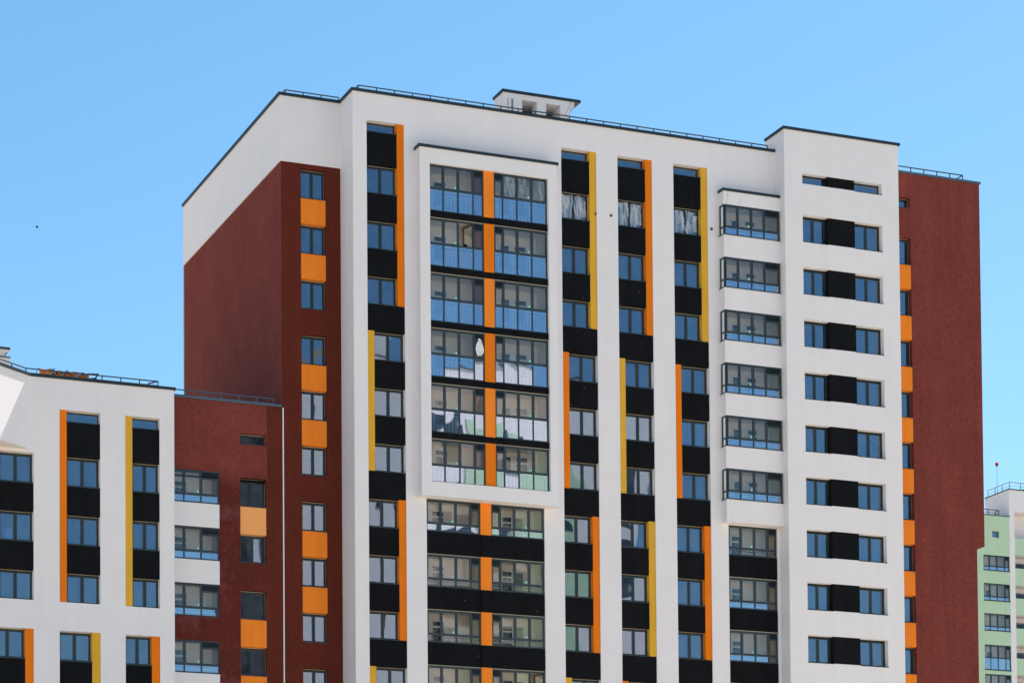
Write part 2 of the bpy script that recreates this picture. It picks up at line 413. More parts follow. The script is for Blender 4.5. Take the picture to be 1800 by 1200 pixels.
        if bars:
            def br(mb):
                zt = rv - .16
                mb.box(-W_ / 2 + .02, W_ / 2 - .02, -.20, -.16, zt, zt + .05)
                mb.box(-W_ / 2 + .02, W_ / 2 - .02, -.19, -.17, .10, .13)
                n = int(W_ / .19)
                for k in range(1, n):
                    x = -W_ / 2 + W_ * k / n
                    mb.box(x - .011, x + .011, -.19, -.17, .13, zt)
            shared('railing', (W_, rv), br, ['steel'], (cu, w, v0), f)
        else:
            def br2(mb):
                mb.box(-W_ / 2 + .02, W_ / 2 - .02, -.20, -.17, rv - .12, rv - .07)
                mb.box(-W_ / 2 + .02, W_ / 2 - .02, -.20, -.17, rv - .28, rv - .25)
            shared('railing', (W_, rv, 'bars'), br2, ['steel'], (cu, w, v0), f)
    return f
def coping(parent, pts, v, back=.35, out=.09, h=.135, mat='cap'):
    """metal cap along a polyline of wall-face points (u, w); the outside is on the right hand walking along it"""
    P2 = [Vector((a, b)) for a, b in pts]
    nn = []
    for i in range(len(P2) - 1):
        d = (P2[i + 1] - P2[i]).normalized(); nn.append(Vector((d.y, -d.x)))
    def off(dist):
        r = []
        for i, p in enumerate(P2):
            if i == 0: r.append(p + nn[0] * dist)
            elif i == len(P2) - 1: r.append(p + nn[-1] * dist)
            else:
                a, b = nn[i - 1], nn[i]; k = 1 + a.dot(b); r.append(p + (a + b) / k * dist)
        return r
    o_, i_ = off(out), off(-back)
    mb = MB()
    for k in range(len(P2) - 1):
        a, b, c, d = o_[k], o_[k + 1], i_[k + 1], i_[k]
        lo, hi = v, v + h
        A = [(p.x, p.y, lo) for p in (a, b, c, d)]; B = [(p.x, p.y, hi) for p in (a, b, c, d)]
        mb.quad(A); mb.quad(B[::-1])
        for j in range(4):
            if (j == 1 and k < len(P2) - 2) or (j == 3 and k > 0): continue
            mb.quad([A[j], A[(j + 1) % 4], B[(j + 1) % 4], B[j]])
    return whole('coping', mb, [mat], parent)
def railing(parent, pts, v0, v1, step, mids=(), mat='steel', r=.022, posts=None):
    """roof railing: a part with each post and bar under it"""
    P3 = [Vector((a, b, 0)) for a, b in pts]
    mb = MB()
    for a, b in zip(P3, P3[1:]): mb.bar((a.x, a.y, v1), (b.x, b.y, v1), r * 1.15)
    rail_o = whole('railing', mb, [mat], parent)
    for z in mids:
        for a, b in zip(P3, P3[1:]):
            m2 = MB(); m2.bar((a.x, a.y, z), (b.x, b.y, z), r * .55); whole('rail_bar', m2, [mat], rail_o)
    for a, b in zip(P3, P3[1:]):
        L = (b - a).length; n = max(1, round(L / step))
        for k in range(n + 1):
            if k == 0 and a != P3[0]: continue
            p = a + (b - a) * k / n
            shared('post', (round(v1 - v0, 3), r), lambda q: q.box(-r, r, -r, r, 0, v1 - v0), [mat], (p.x, p.y, v0), rail_o)
    return rail_o

# ------------------------------------------------------------------ ground
g = MB(); g.quad([(-2500, -2500, -H), (2500, -2500, -H), (2500, 2500, -H), (-2500, 2500, -H)])
go = whole('ground', g, ['ground']); go['kind'] = 'structure'

# ------------------------------------------------------------------ apartment tower
S0, FL = 31.72, 2.8
S = lambda k: S0 + FL * k
WR, UG, LG = -1.934, -3.915, 17.8
VC = 50.73                               # underside of the coping
BK = WR - LG
tower = obj('apartment_tower', None, (10, -8, -H))
tag(tower, 'tall white and brick-red apartment tower with black, orange and ochre window columns', 'building')
c0, UB, UE = -.728, 23.045, 30.0         # left corner of the white front, start and end of the right block
WB = 1.05
COLS = {'A': (0, 1.99, ('OR', 'YL', 'OR', 'YL')), 'B': (10.607, 12.587, ('YR', 'OL', 'OR', 'YL')),
        'C': (13.798, 15.777, ('OR', 'YL', 'YR', 'OL')), 'D': (17.018, 19.009, ('YR', 'OL', 'OR', 'YL'))}
VB = S(-5)                               # lowest floor that is built in full
TOPV, TOPS = 49.36, 48.82
# white front with its tall recesses
mb = MB()
holes = [(a, b, VB, TOPV) for a, b, _ in COLS.values()]
holes += [(3.115, 9.59, 31.28, 47.4), (3.072, 9.505, VB, 30.56), (19.80, 23.0, 31.2, 47.9), (20.025, 22.925, VB, 30.53)]
wall(mb, c0, UB, -H, VC, 0, holes, .42)
mb.quad([(c0, WR, -H), (c0, 0, -H), (c0, 0, VC), (c0, WR, VC)])
whole('wall', mb, ['white'], tower)
# red front left of it, white band above, gable
mb = MB()
RL = (-2.83, -1.515)
groups = [(5, 4, 3), (2, 1, 0), (-1, -2, -3), (-4, -5)]
wall(mb, UG + .05, c0, -H, 47.41, WR, [(RL[0], RL[1], S(gk[-1]) - .02, S(gk[0]) + 1.46) for gk in groups], .40)
whole('wall', mb, ['red_dark'], tower)
mb = MB()
mb.quad([(UG + .05, WR, -H), (UG + .05, BK, -H), (UG + .05, BK, 47.41), (UG + .05, WR, 47.41)])
whole('wall', mb, ['red'], tower)
mb = MB()
W2 = WR + .045
mb.quad([(UG, W2, 47.41), (c0, W2, 47.41), (c0, W2, VC), (UG, W2, VC)])
mb.quad([(UG, W2, 47.41), (UG, BK, 47.41), (UG, BK, VC), (UG, W2, VC)])
mb.quad([(UG, W2, 47.41), (UG + .2, W2, 47.41), (UG + .2, BK, 47.41), (UG, BK, 47.41)])
mb.quad([(UG, W2, 47.411), (c0, W2, 47.411), (c0, WR - .1, 47.411), (UG, WR - .1, 47.411)])
whole('wall', mb, ['white'], tower)
# right white block
mb = MB()
RBH = [(24.11, 28.96, S(k) + .025, S(k) + 1.47) for k in range(5, -6, -1)] + [(24.11, 28.96, 48.85, 49.41)]
wall(mb, UB, UE, -H, 51.65, WB, RBH, .42)
mb.quad([(UB, WB, -H), (UB, -1.0, -H), (UB, -1.0, 51.65), (UB, WB, 51.65)])
mb.quad([(UE, WB, -H), (UE, WB, 51.65), (UE, -1.0, 51.65), (UE, -1.0, -H)])
mb.quad([(UB, -1.0, 50), (UE, -1.0, 50), (UE, -1.0, 51.65), (UB, -1.0, 51.65)])
mb.quad([(UB, WB, 51.4), (UE, WB, 51.4), (UE, -1.0, 51.4), (UB, -1.0, 51.4)])
whole('wall', mb, ['white'], tower)
# red wall right of the block: its upper part oversails the lower by half a metre
WQ, UQ, UQ2, VJ = -.25, 35.93, 35.44, 30.58
QH = [(30.2, 31.51, S(-5), S(5) + 1.46), (30.2, 31.51, 48.84, 49.40)]
mb = MB()
wall(mb, UE, UQ2, -H, VC, WQ, QH, .40)
wall(mb, UQ2, UQ, VJ, VC, WQ, [], 0)
mb.quad([(UQ, WQ, VJ), (UQ, BK, VJ), (UQ, BK, VC), (UQ, WQ, VC)])
mb.quad([(UQ2, WQ, -H), (UQ2, BK, -H), (UQ2, BK, VJ), (UQ2, WQ, VJ)])
mb.quad([(UQ2, WQ, VJ), (UQ, WQ, VJ), (UQ, BK, VJ), (UQ2, BK, VJ)])
whole('wall', mb, ['red'], tower)
mb = MB()
mb.quad([(UG, BK, -H), (UQ, BK, -H), (UQ, BK, VC), (UG, BK, VC)])
whole('wall', mb, ['white'], tower)
mb = MB()
mb.quad([(UG, WR, 50.2), (c0, WR, 50.2), (c0, BK, 50.2), (UG, BK, 50.2)])
mb.quad([(c0, -.01, 50.2), (UE, -.01, 50.2), (UE, BK, 50.2), (c0, BK, 50.2)])
mb.quad([(UE, WQ - .01, 50.2), (UQ, WQ - .01, 50.2), (UQ, BK, 50.2), (UE, BK, 50.2)])
whole('roof', mb, ['concrete'], tower)
coping(tower, [(UG, BK), (UG, W2), (c0, W2), (c0, 0), (UB + .02, 0)][::-1], VC)
coping(tower, [(UB, -1.0), (UB, WB), (UE, WB), (UE, -1.0)][::-1], 51.65, back=.3)
coping(tower, [(UE - .3, WQ), (UQ, WQ), (UQ, BK)][::-1], VC, mat='grey_cap', out=.07, h=.12)
# the four columns of windows, black panels and coloured strips
CURT = {}
FILM = []
PW = -.06
for name, (a, b, seq) in COLS.items():
    for gi, code in enumerate(seq):
        ks = groups[gi]
        lo = S(ks[-1]); hi = TOPV if gi == 0 else S(ks[0]) + 1.44
        sm = 'strip_orange' if code[0] == 'O' else 'strip_yellow'
        s0, s1 = (b - .375, b) if code[1] == 'R' else (a, a + .365)
        w0, w1 = (a, s0) if code[1] == 'R' else (s1, b)
        bx('colour_strip', tower, s0 + .002, s1 - .002, -.42, -.045, lo - (.0 if gi < 3 else .2), hi - .004, sm)
        so_ = .02 if code[1] == 'R' else .0
        for k in ks:
            f = window(tower, w0, w1, -.32, S(k), S(k) + 1.44, PW, sill_out=so_)
            CURT[(name, k)] = (f, w0, w1)
            if k != ks[-1]:
                bx('panel', tower, w0 + .001, w1 - .003, -.33, PW, S(k - 1) + 1.44, S(k) - .032, 'black')
        if gi == 0:
            window(tower, w0, w1, -.32, TOPS, TOPV, PW, split=1, sill_out=so_)
            bx('panel', tower, w0 + .001, w1 - .003, -.33, PW, S(5) + 1.44, TOPS - .032, 'black')
        if gi < 3:
            bx('panel', tower, a + .002, b - .002, -.33, PW + .004, S(ks[-1] - 1) + 1.445, lo - .032, 'black')
# projecting frame with twelve glazed loggias
WF, GP = .65, .45
mb = MB()
wall(mb, 2.575, 10.07, 30.55, 48.13, WF, [(3.115, 9.59, 31.28, 47.385)], .66)
mb.quad([(2.575, WF, 30.55), (2.575, 0, 30.55), (2.575, 0, 48.13), (2.575, WF, 48.13)])
mb.quad([(10.07, WF, 30.55), (10.07, WF, 48.13), (10.07, 0, 48.13), (10.07, 0, 30.55)])
mb.quad([(2.575, WF, 30.55), (10.07, WF, 30.55), (10.07, 0, 30.55), (2.575, 0, 30.55)])
mb.quad([(2.575, WF, 48.13), (10.07, WF, 48.13), (10.07, 0, 48.13), (2.575, 0, 48.13)])
bayf = whole('bay_frame', mb, ['white'], tower)
coping(tower, [(2.575, 0), (2.575, WF), (10.07, WF), (10.07, 0)][::-1], 48.13, back=.55, out=.07)
LM = [(3.115, 6.085, (3.91, 4.715, 5.53), 3), (6.634, 9.588, (7.14, 7.93, 8.735), 0)]
LOG = {}
for k in range(5, -1, -1):
    lo = max(S(k) - .71, 31.285); hi = min(S(k) + 1.74, 47.38)
    for i, (a, b, cuts, vent) in enumerate(LM):
        LOG[(i, k)] = loggia(tower, a, b, GP, lo, hi, S(k) + .445, cuts, vent, bars=True, stick=1 if i == 0 else 2,
               sides=('lwall', 'lbrown') if i == 0 else ('lwall', 'lwall'),
               door=(a + .72, a + 1.52) if i == 0 else (8.28, 9.05), win=(a + .12, a + .68) if i == 0 else (7.5, 8.22),
               open_sash=2 if (i, k) == (0, 4) else None, depth=1.4)
        if i == 1:
            pass
    bx('colour_strip', tower, 6.087, 6.632, GP - .14, GP + .06, lo, hi + (.03 if k < 5 else 0), 'orange' if k % 2 else 'strip_orange')
    if k > 0:
        bx('panel', tower, 3.117, 9.588, GP - .16, GP + .065, S(k) - 1.03, S(k) - .712, 'black')
        bx('drip_trim', tower, 3.118, 9.587, GP - .10, GP + .03, S(k) - 1.058, S(k) - 1.031, 'cream')
# glazed loggias under the frame
LL = [(3.074, 5.99, (3.86, 4.67, 5.47), 3), (6.572, 9.503, (7.08, 7.868, 8.673), 0)]
for k in range(-1, -6, -1):
    for i, (a, b, cuts, vent) in enumerate(LL):
        loggia(tower, a, b, -.10, S(k) + .02, S(k) + (1.655 if k < -1 else 1.62), S(k) + .425, cuts, vent, stick=1 if i == 0 else 2,
               sides=('lwall', 'lbrown' if k != -3 else 'lorange') if i == 0 else ('lwall', 'lwall'),
               door=(a + .72, a + 1.5) if i == 0 else (7.62, 8.32), win=(a + .1, a + .68) if i == 0 else (8.36, 9.05), low='lglass' if k < -1 else 'bglass',
               open_sash=3 if (i, k) == (1, -4) else None, depth=1.3)
        if k > -5:
            bx('panel', tower, a + .001, b - .001, -.34, -.075, S(k - 1) + 1.685, S(k) + .018, 'black')
            bx('drip_trim', tower, a + .002, b - .002, -.2, -.085, S(k - 1) + 1.657, S(k - 1) + 1.684, 'cream')
    bx('colour_strip', tower, 5.992, 6.57, -.34, -.02, S(k) + .02, S(k) + (1.69 if k < -1 else 1.655), 'orange')
    if k > -5: bx('panel', tower, 5.992, 6.57, -.34, -.022, S(k - 1) + 1.692, S(k) + .018, 'black')
# projecting glazed bay beside the right block
WY = .54
UY0, UY1 = 19.665, UB
mb = MB()
bandsv = [(S(k) + 1.66, S(k + 1) + .03) for k in range(0, 5)] + [(30.55, S(0) + .03), (S(5) + 1.655, 48.08)]
for lo, hi in bandsv:
    mb.box(UY0, UY1 - .003, .002, WY, lo, hi)
whole('bay_wall', mb, ['white'], tower)
coping(tower, [(UY0, 0), (UY0, WY), (UY1 - .03, WY)][::-1], 48.08, back=.45, out=.06)
for pts in (((19.921, 48.06), (19.93, 47.93), (19.868, 47.79), (19.875, 47.6), (19.846, 47.39)), ((20.691, 47.75), (20.65, 47.62), (20.603, 47.49))):
    mb = MB()
    for p, q in zip(pts, pts[1:]): mb.bar((p[0], WY + .001, p[1]), (q[0], WY + .001, q[1]), .005)
    whole('crack', mb, ['rust'], tower)
for k in range(5, -1, -1):
    lo, hi = S(k) + .03, S(k) + 1.655
    f = loggia(tower, UY0 + .06, UY1 - .06, WY - .03, lo, hi, S(k) + .47, (20.515, 21.32, 22.09), 3, stick=1,
               sides=('lwall', 'lyellow'), door=(21.55, 22.25), win=(20.75, 21.48), depth=1.35)
    sd_ = MB()
    x0 = UY0 + .015
    for (p, q) in ((.03, .10), (WY - .10, WY - .03)): sd_.box(x0, x0 + .08, p, q, lo, hi)
    for (p, q) in ((lo, lo + .07), (hi - .08, hi), (S(k) + .43, S(k) + .51)): sd_.box(x0, x0 + .08, .10, WY - .10, p, q)
    whole('side_frame', sd_, ['slate'], f)
    bx('pane', f, x0 + .03, x0 + .04, .10, WY - .10, S(k) + .51, hi - .08, 'lglass')
    bx('pane', f, x0 + .03, x0 + .04, .10, WY - .10, lo + .07, S(k) + .43, 'lglass')
    bx('sill', f, UY0 - .04, UY1 - .01, .003, WY + .04, lo - .002, lo + .028, 'slate')
# loggias under that bay
for k in range(-1, -6, -1):
    loggia(tower, 20.03, 22.92, -.10, S(k) + .02, S(k) + (1.655 if k < -1 else 1.62), S(k) + .41, (20.80, 21.60, 22.39), 3,
           stick=1 if k != -2 else None, sides=('lwall', 'lyellow'), door=(20.82, 21.48), win=(21.52, 22.25),
           lowers=('bglass', 'bglass', 'bglass', 'lglass') if k < -1 else ('lglass',) * 4, depth=1.3)
    if k > -5:
        bx('panel', tower, 20.028, 22.922, -.34, -.06, S(k - 1) + 1.685, S(k) + .018, 'black')
        bx('drip_trim', tower, 20.03, 22.92, -.2, -.07, S(k - 1) + 1.657, S(k - 1) + 1.684, 'cream')
# right block: pairs of windows with a black panel between
for k in range(5, -6, -1):
    lo, hi = S(k) + .025, S(k) + 1.47
    for side, (a, b) in (('L', (24.11, 25.655)), ('R', (27.285, 28.96))):
        f = window(tower, a + .002, b - .002, WB - .34, lo, hi, WB - .02, seal=False, sill_out=.03 if side == 'R' else 0)
        CURT[(side, k)] = (f, a, b)
    bx('panel', tower, 25.657, 27.283, WB - .40, WB - .03, lo + .001, hi - .001, 'black')
for a, b in ((24.11, 25.655), (27.285, 28.96)):
    window(tower, a + .002, b - .002, WB - .34, 48.85, 49.41, None, split=1, seal=False)
bx('panel', tower, 25.657, 27.283, WB - .40, WB - .03, 48.851, 49.409, 'black')
bx('sill', tower, 27.3, 29.0, WB - .34, WB + .025, 48.82, 48.849, 'slate')
# red fronts: windows joined by orange panels
for gk in groups:
    for k in gk:
        window(tower, RL[0], RL[1], WR - .28, S(k) - .02, S(k) + 1.46, WR - .0, sill_out=.03)
        if k != gk[-1]:
            bx('panel', tower, RL[0] + .003, RL[1] - .006, WR - .33, WR - .012, S(k - 1) + 1.462, S(k) - .052, 'orange')
for k in range(5, -6, -1):
    window(tower, 30.2, 31.51, WQ - .30, S(k) + .0, S(k) + 1.46, WQ, sill_out=.02)
    if k > -5: bx('panel', tower, 30.2, 31.505, WQ - .33, WQ - .015, S(k - 1) + 1.462, S(k) - .032, 'orange')
window(tower, 30.2, 31.51, WQ - .30, 48.84, 49.40, WQ, split=1, sill_out=.02)
# joint cover where the wing meets the tower
mb = MB(); mb.box(-3.845, -3.785, WR, WR + .035, -H, 34.95); whole('joint_cover', mb, ['pvc'], tower)
# three drilled holes with pipe ends beside the top windows
for u, ww in ((12.561, -.03), (13.402, .012), (19.22, .012)):
    mb = MB(); mb.tube((u, ww - .02, 46.14), (u, ww + .02, 46.14), .075, 12); whole('vent_hole', mb, ['rust'], tower)
# protective film left on the new top-floor windows
def film(parent, u0, u1, w, v0, v1, seed):
    rnd = random.Random(seed); nx, nz = 14, 16; mb = MB()
    gr = [[(u0 + (u1 - u0) * i / nx, w + .012 * math.sin(i * 1.3 + j * .4 + seed) + rnd.uniform(-.008, .008),
            v0 + (v1 - v0) * j / nz + (rnd.uniform(-.04, .04) if j == 0 else 0)) for i in range(nx + 1)] for j in range(nz + 1)]
    for j in range(nz):
        for i in range(nx):
            if (i > nx - 3 and j > nz - 4 and seed % 2) or (j < 2 and i > nx - 4): continue
            mb.quad([gr[j][i], gr[j][i + 1], gr[j + 1][i + 1], gr[j + 1][i]])
    return whole('protective_film', mb, ['film'], parent)
for n, sdv in (('B', 1), ('C', 2), ('D', 3)):
    f, a, b = CURT[(n, 5)]
    film(f, a + .08, b - .08, -.335, S(5) + .08, S(5) + 1.36, sdv)
f = LOG[(1, 5)]
for i, (a, b) in enumerate(((7.20, 7.87), (8.0, 8.67), (8.80, 9.52))):
    film(f, a, b, GP - .055, S(5) + .52, 47.28, 4 + i)

# roof: railings and ventilation house
railing(tower, [(-.24, -1.1), (-.24, -.5), (22.9, -.5)], 50.3, 51.24, .966)
railing(tower, [(-3.47, -3.2), (-3.47, -2.4), (-.63, -2.4)], 50.3, 51.23, .95)
railing(tower, [(30.2, -.7), (35.16, -.7), (35.16, -2.0)], 50.3, 51.28, .83, mids=(50.98,))
vent = obj('ventilation_house', None, (10.5, -3.6, 50.2), tower)
mb = MB(); mb.box(8.64 - .05, 13.07, -4.3, -2.93, 53.065, 53.205); whole('roof_cap', mb, ['cap'], vent)
mb = MB()
mb.box(8.66, 12.73, -4.2, -3.0, 52.78, 53.063)
mb.quad([(12.46, -3.0, 52.55), (12.73, -3.0, 52.779), (12.73, -4.2, 52.779), (12.46, -4.2, 52.55)])
mb.quad([(12.46, -3.0, 52.55), (12.73, -3.0, 52.779), (12.46, -3.0, 52.779)])
whole('lintel', mb, ['white'], vent)
for a, b, d in ((8.66, 8.908, -4.2), (8.957, 9.118, -3.5), (9.247, 9.732, -4.2), (10.577, 11.10, -3.7), (11.92, 12.459, -4.2)):
    mb = MB(); mb.box(a, b, d, -3.01, 50.2, 52.779); whole('pier', mb, ['white'], vent)
mb = MB(); mb.box(9.733, 11.919, -4.2, -4.05, 50.2, 52.779); mb.box(8.909, 9.246, -4.2, -4.05, 50.2, 52.779); whole('back_wall', mb, ['grey_shade'], vent)  # dark wall colour stands in for the shade inside the openings
for dz in (0, .17):
    mb = MB(); mb.tube((11.0 + dz, -1.5, 50.6), (12.55 + dz * 1.3, -2.98, 53.05), .008, 5); whole('stay_wire', mb, ['slate_dark'], vent)
mb = MB(); mb.box(7.6, 8.3, -5.2, -4.6, 50.2, 52.1); whole('vent_shaft', mb, ['slate'], tower)

# ------------------------------------------------------------------ lower wing on the left
wing = obj('apartment_wing', None, (-12, -8, -H))
tag(wing, 'lower white and red apartment wing at the left, joined to the tall tower', 'building')
Q = lambda j: 29.868 - 2.8 * j
WW, VW = -.8, 34.97
CA, CE = -16.74, -9.708
WCOL = {'a': (-18.575, -16.588), 'b': (-15.345, -13.363), 'c': (-12.137, -10.435)}
mb = MB()
wh = []
for a, b in WCOL.values():
    wh += [(a, b, Q(2), (33.51 if a > -18 else Q(0) + 1.44)), (a, b, Q(5), Q(3) + 1.43)]
wall(mb, -30, CE, -H, VW, WW, wh, .40)
mb.quad([(CE, WW, -H), (CE, WW, VW), (CE, WR, VW), (CE, WR, -H)])
mb.quad([(-30, WW, -H), (-30, WW, VW), (-30, -16, VW), (-30, -16, -H)])
mb.quad([(-30, -16, -H), (CE, -16, -H), (CE, -16, VW), (-30, -16, VW)])
whole('wall', mb, ['white'], wing)
# slanted upper storey that swings out over the front
D = Vector((-1.702, 1.273)).normalized(); LA = 9.0
E2 = Vector((CA, WW)) + D * LA; VS = 31.46
mb = MB()
mb.quad([(CA, WW, VS), (E2.x, E2.y, VS), (E2.x, E2.y, VW), (CA, WW, VW)])
mb.quad([(E2.x, E2.y, VS), (E2.x, WW, VS), (E2.x, WW, VW), (E2.x, E2.y, VW)])
mb.quad([(CA, WW, VS), (E2.x, WW, VS), (E2.x, E2.y, VS)])
mb.quad([(CA, WW, VW - .4), (E2.x, WW, VW - .4), (E2.x, E2.y, VW - .4)])
whole('slanted_wall', mb, ['white'], wing)
mb = MB()
mb.quad([(-30, WW, VW - .4), (CE, WW, VW - .4), (CE, -16, VW - .4), (-30, -16, VW - .4)])
mb.quad([(CE, WR, VW - .4), (UG + .05, WR, VW - .4), (UG + .05, -16, VW - .4), (CE, -16, VW - .4)])
whole('roof', mb, ['concrete'], wing)
coping(wing, [tuple(E2), (CA, WW), (CE + .0, WW), (CE, WW - 1.0)][::-1], VW, back=.3, out=.07)
# red part between white front and tower
UM = -4.65
LG_ = (-9.6, -7.112)
WN = (-6.04, -4.70)
mb = MB()
rh = [(WN[0], WN[1], Q(1) - .01, Q(0) + 1.40), (WN[0], WN[1], 32.955, 33.49)]
lh = [(LG_[0], LG_[1], Q(j) - .045, Q(j) + 1.575) for j in range(0, 5)]
VP_ = 31.15
wall(mb, CE - .3, UM, VP_, VW, WR, [(a, b, max(c, VP_), d) for a, b, c, d in rh + lh[:1]], .35)
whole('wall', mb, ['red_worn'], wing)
mb = MB()
wall(mb, CE - .3, UM, -H, VP_, WR, [(WN[0], WN[1], Q(1) - .01, VP_), (WN[0], WN[1], Q(5), Q(2) + 1.41), (LG_[0], LG_[1], lh[0][2], VP_)] + lh[1:], .35)
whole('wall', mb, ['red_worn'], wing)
mb = MB()
wall(mb, UM, UG + .05, -H, VW, WR, [], 0)
whole('wall', mb, ['red_dark'], wing)
coping(wing, [(CE + .08, WR), (UG + .03, WR)][::-1], VW, back=.3, out=.07, h=.11, mat='grey_cap')
for j, m_ in ((1, 'white'), (2, 'white'), (4, 'white')):
    bx('panel', wing, LG_[0], LG_[1] - .004, WR - .02, WR + .012, Q(j) + 1.58, Q(j - 1) - .05, m_)
for j in range(0, 5):
    loggia(wing, LG_[0], LG_[1], WR - .05, Q(j) - .04, Q(j) + 1.57, Q(j) + .375, (-8.90, -8.03), 2, stick=1,
           sides=('lwall', 'lyellow' if j == 2 else 'lbrown'), door=(-9.15, -8.35), depth=1.3)
for j in range(0, 5):
    window(wing, WN[0], WN[1], WR - .28, Q(j) - .005, Q(j) + 1.40, WR, sill_out=.03)
for j in (0, 2, 3):
    bx('panel', wing, WN[0] + .003, WN[1] - .006, WR - .30, WR - .012, Q(j + 1) + 1.402, Q(j) - .04, 'orange_pale' if j == 0 else 'orange')
window(wing, WN[0], WN[1], WR - .28, 32.955, 33.49, WR, split=1, sill_out=.03)
# white front: columns
WCU = {}
for n, (a, b) in WCOL.items():
    st = a + .358
    if n != 'a':
        bx('colour_strip', wing, a + .002, st - .002, WW - .40, WW - .04, Q(2) - .0, 33.506, 'strip_orange' if n == 'b' else 'strip_yellow')
    else:
        bx('colour_strip', wing, a + .002, st - .002, WW - .40, WW - .04, Q(2) - .0, Q(0) + 1.43, 'strip_orange')
    for j in (0, 1, 2):
        WCU[(n, j)] = (window(wing, st, b, WW - .32, Q(j), Q(j) + 1.44, WW - .05, sill_out=.0), st, b)
        if j < 2: bx('panel', wing, st + .001, b - .003, WW - .33, WW - .055, Q(j + 1) + 1.44, Q(j) - .032, 'black')
    if n != 'a':
        window(wing, st, b, WW - .32, 32.97, 33.51, WW - .05, split=1)
        bx('panel', wing, st + .001, b - .003, WW - .33, WW - .055, Q(0) + 1.44, 32.937, 'black')
    se = b - .40
    bx('colour_strip', wing, se + .002, b - .002, WW - .40, WW - .04, Q(5), Q(3) + 1.426, 'strip_yellow' if n == 'b' else 'strip_orange')
    for j in (3, 4):
        window(wing, a, se, WW - .32, Q(j), Q(j) + 1.43, WW - .05, sill_out=.02)
        bx('panel', wing, a + .001, se - .003, WW - .33, WW - .055, Q(j + 1) + 1.43, Q(j) - .032, 'black')
railing(wing, [(-9.6, WR - .4), (-4.17, WR - .4)], 34.5, 35.46, .94, mids=(35.22,), mat='grey_cap')
PA = Vector((CA, WW)) + D * 7.0
nA = Vector((-D.y, D.x)); nA = nA if nA.y < 0 else -nA
railing(wing, [tuple(PA + nA * .4), (-16.87, -1.2), (-10.4, -1.2), (-10.75, -1.75)], 34.5, 35.44, .985, mids=(35.24,), mat='steel')
vh = obj('ventilation_house', None, (-19, -5, 34.57), wing)
for nm, (u1_, a, b, w0, w1) in {'roof_cap': (-17.046, 37.06, 37.15, -6.1, -3.9), 'ledge_cap': (-17.015, 36.66, 36.71, -6.1, -3.95)}.items():
    mb = MB(); mb.box(-22, u1_, w0, w1, a, b); whole(nm, mb, ['slate'], vh)
mb = MB(); mb.box(-21.9, -17.05, -6, -4.0, 34.57, 36.659); whole('shaft', mb, ['white'], vh)
mb = MB()
mb.box(-21.9, -17.28, -5.9, -4.1, 36.711, 36.86)
mb.quad([(-17.28, -4.1, 36.80), (-17.08, -4.0, 37.0), (-17.08, -6, 37.0), (-17.28, -5.9, 36.80)])
mb.quad([(-21.9, -4.1, 36.86), (-17.28, -4.1, 36.86), (-17.08, -4.0, 37.0), (-21.9, -4.0, 37.0)])
mb.box(-21.9, -17.08, -6, -4.0, 37.0, 37.059)
whole('cornice', mb, ['white'], vh)

# ------------------------------------------------------------------ pale green block far right
far = obj('apartment_block', None, (98, -96, -H))
tag(far, 'distant pale green and white apartment block seen past the tower at right', 'building')
WG = -88.5
mb = MB()
gl = [(92.75, 95.64, 50.15, 51.6), (92.75, 95.64, 47.29, 48.93), (92.75, 95.64, 44.46, 46.08), (92.75, 95.64, 40.74, 43.12), (92.75, 95.64, 37.9, 40.35), (93.754, 94.538, 53.29, 53.9)]
wall(mb, 82, 95.67, -H, 55.34, WG, gl, .3)
whole('wall', mb, ['green'], far)
mb = MB()
mb.quad([(82, WG, 55.0), (95.67, WG, 55.0), (95.67, WG - 14, 55.0), (82, WG - 14, 55.0)])
whole('roof', mb, ['concrete'], far)
mb = MB()
FB = [(96.246, 108, 50.49 + 2.85 * i, 51.83 + 2.85 * i) for i in range(-5, 1)] + [(96.246, 108, 53.42, 55.9)]
wall(mb, 95.672, 108, -H, 57.96, WG, [(96.246, 108, 34, 55.9)], 1.6)
mb.quad([(95.672, WG, 55), (95.672, WG - 4.1, 55), (95.672, WG - 4.1, 57.96), (95.672, WG, 57.96)])
mb.quad([(95.672, WG - 4.1, 55), (108, WG - 4.1, 55), (108, WG - 4.1, 57.96), (95.672, WG - 4.1, 57.96)])
mb.quad([(96.246, WG - 1.6, 34), (108, WG - 1.6, 34), (108, WG - 1.6, 55.9), (96.246, WG - 1.6, 55.9)])
mb.quad([(95.672, WG, 57.7), (108, WG, 57.7), (108, WG - 4.1, 57.7), (95.672, WG - 4.1, 57.7)])
whole('wall', mb, ['white'], far)
coping(far, [(95.672, WG - 4.1), (95.672, WG), (108, WG)][::-1], 57.96, back=.3, out=.06, h=.09)
coping(far, [(82, WG), (95.73, WG)][::-1], 55.34, back=.3, out=.06, h=.09, mat='grey_cap')
for i in range(0, 6):
    v = 51.83 - 2.85 * i
    bx('balcony_parapet', far, 96.25, 107.9, WG - .14, WG - .01, v, v + 1.55, 'green')
    bx('balcony_slab', far, 96.25, 107.9, WG - 1.58, WG - .15, v, v + .16, 'white')
    window(far, 96.95, 98.6, WG - 1.56, v - 1.1, v - .45, None, seal=False, room=False, gl='darkpane')
    bx('door_panel', far, 99.3, 100.2, WG - 1.59, WG - 1.54, v - 2.5, v - .4, 'darkpane')
for gi, (a, b, c, d) in enumerate(gl[:5]):
    rl = c + (.38 if d - c < 2 else 1.15)
    loggia(far, a, b, WG - .08, c + .01, d - .01, rl, (93.45, 94.28, 95.12), 3, bars=d - c > 2, sides=('lwall', 'lwall'),
           door=(92.9, 93.5), win=(93.9, 94.7) if gi % 2 else None, depth=1.5)
    bx('sill', far, a - .05, b + .05, WG - .08, WG + .04, c - .05, c - .005, 'slate')
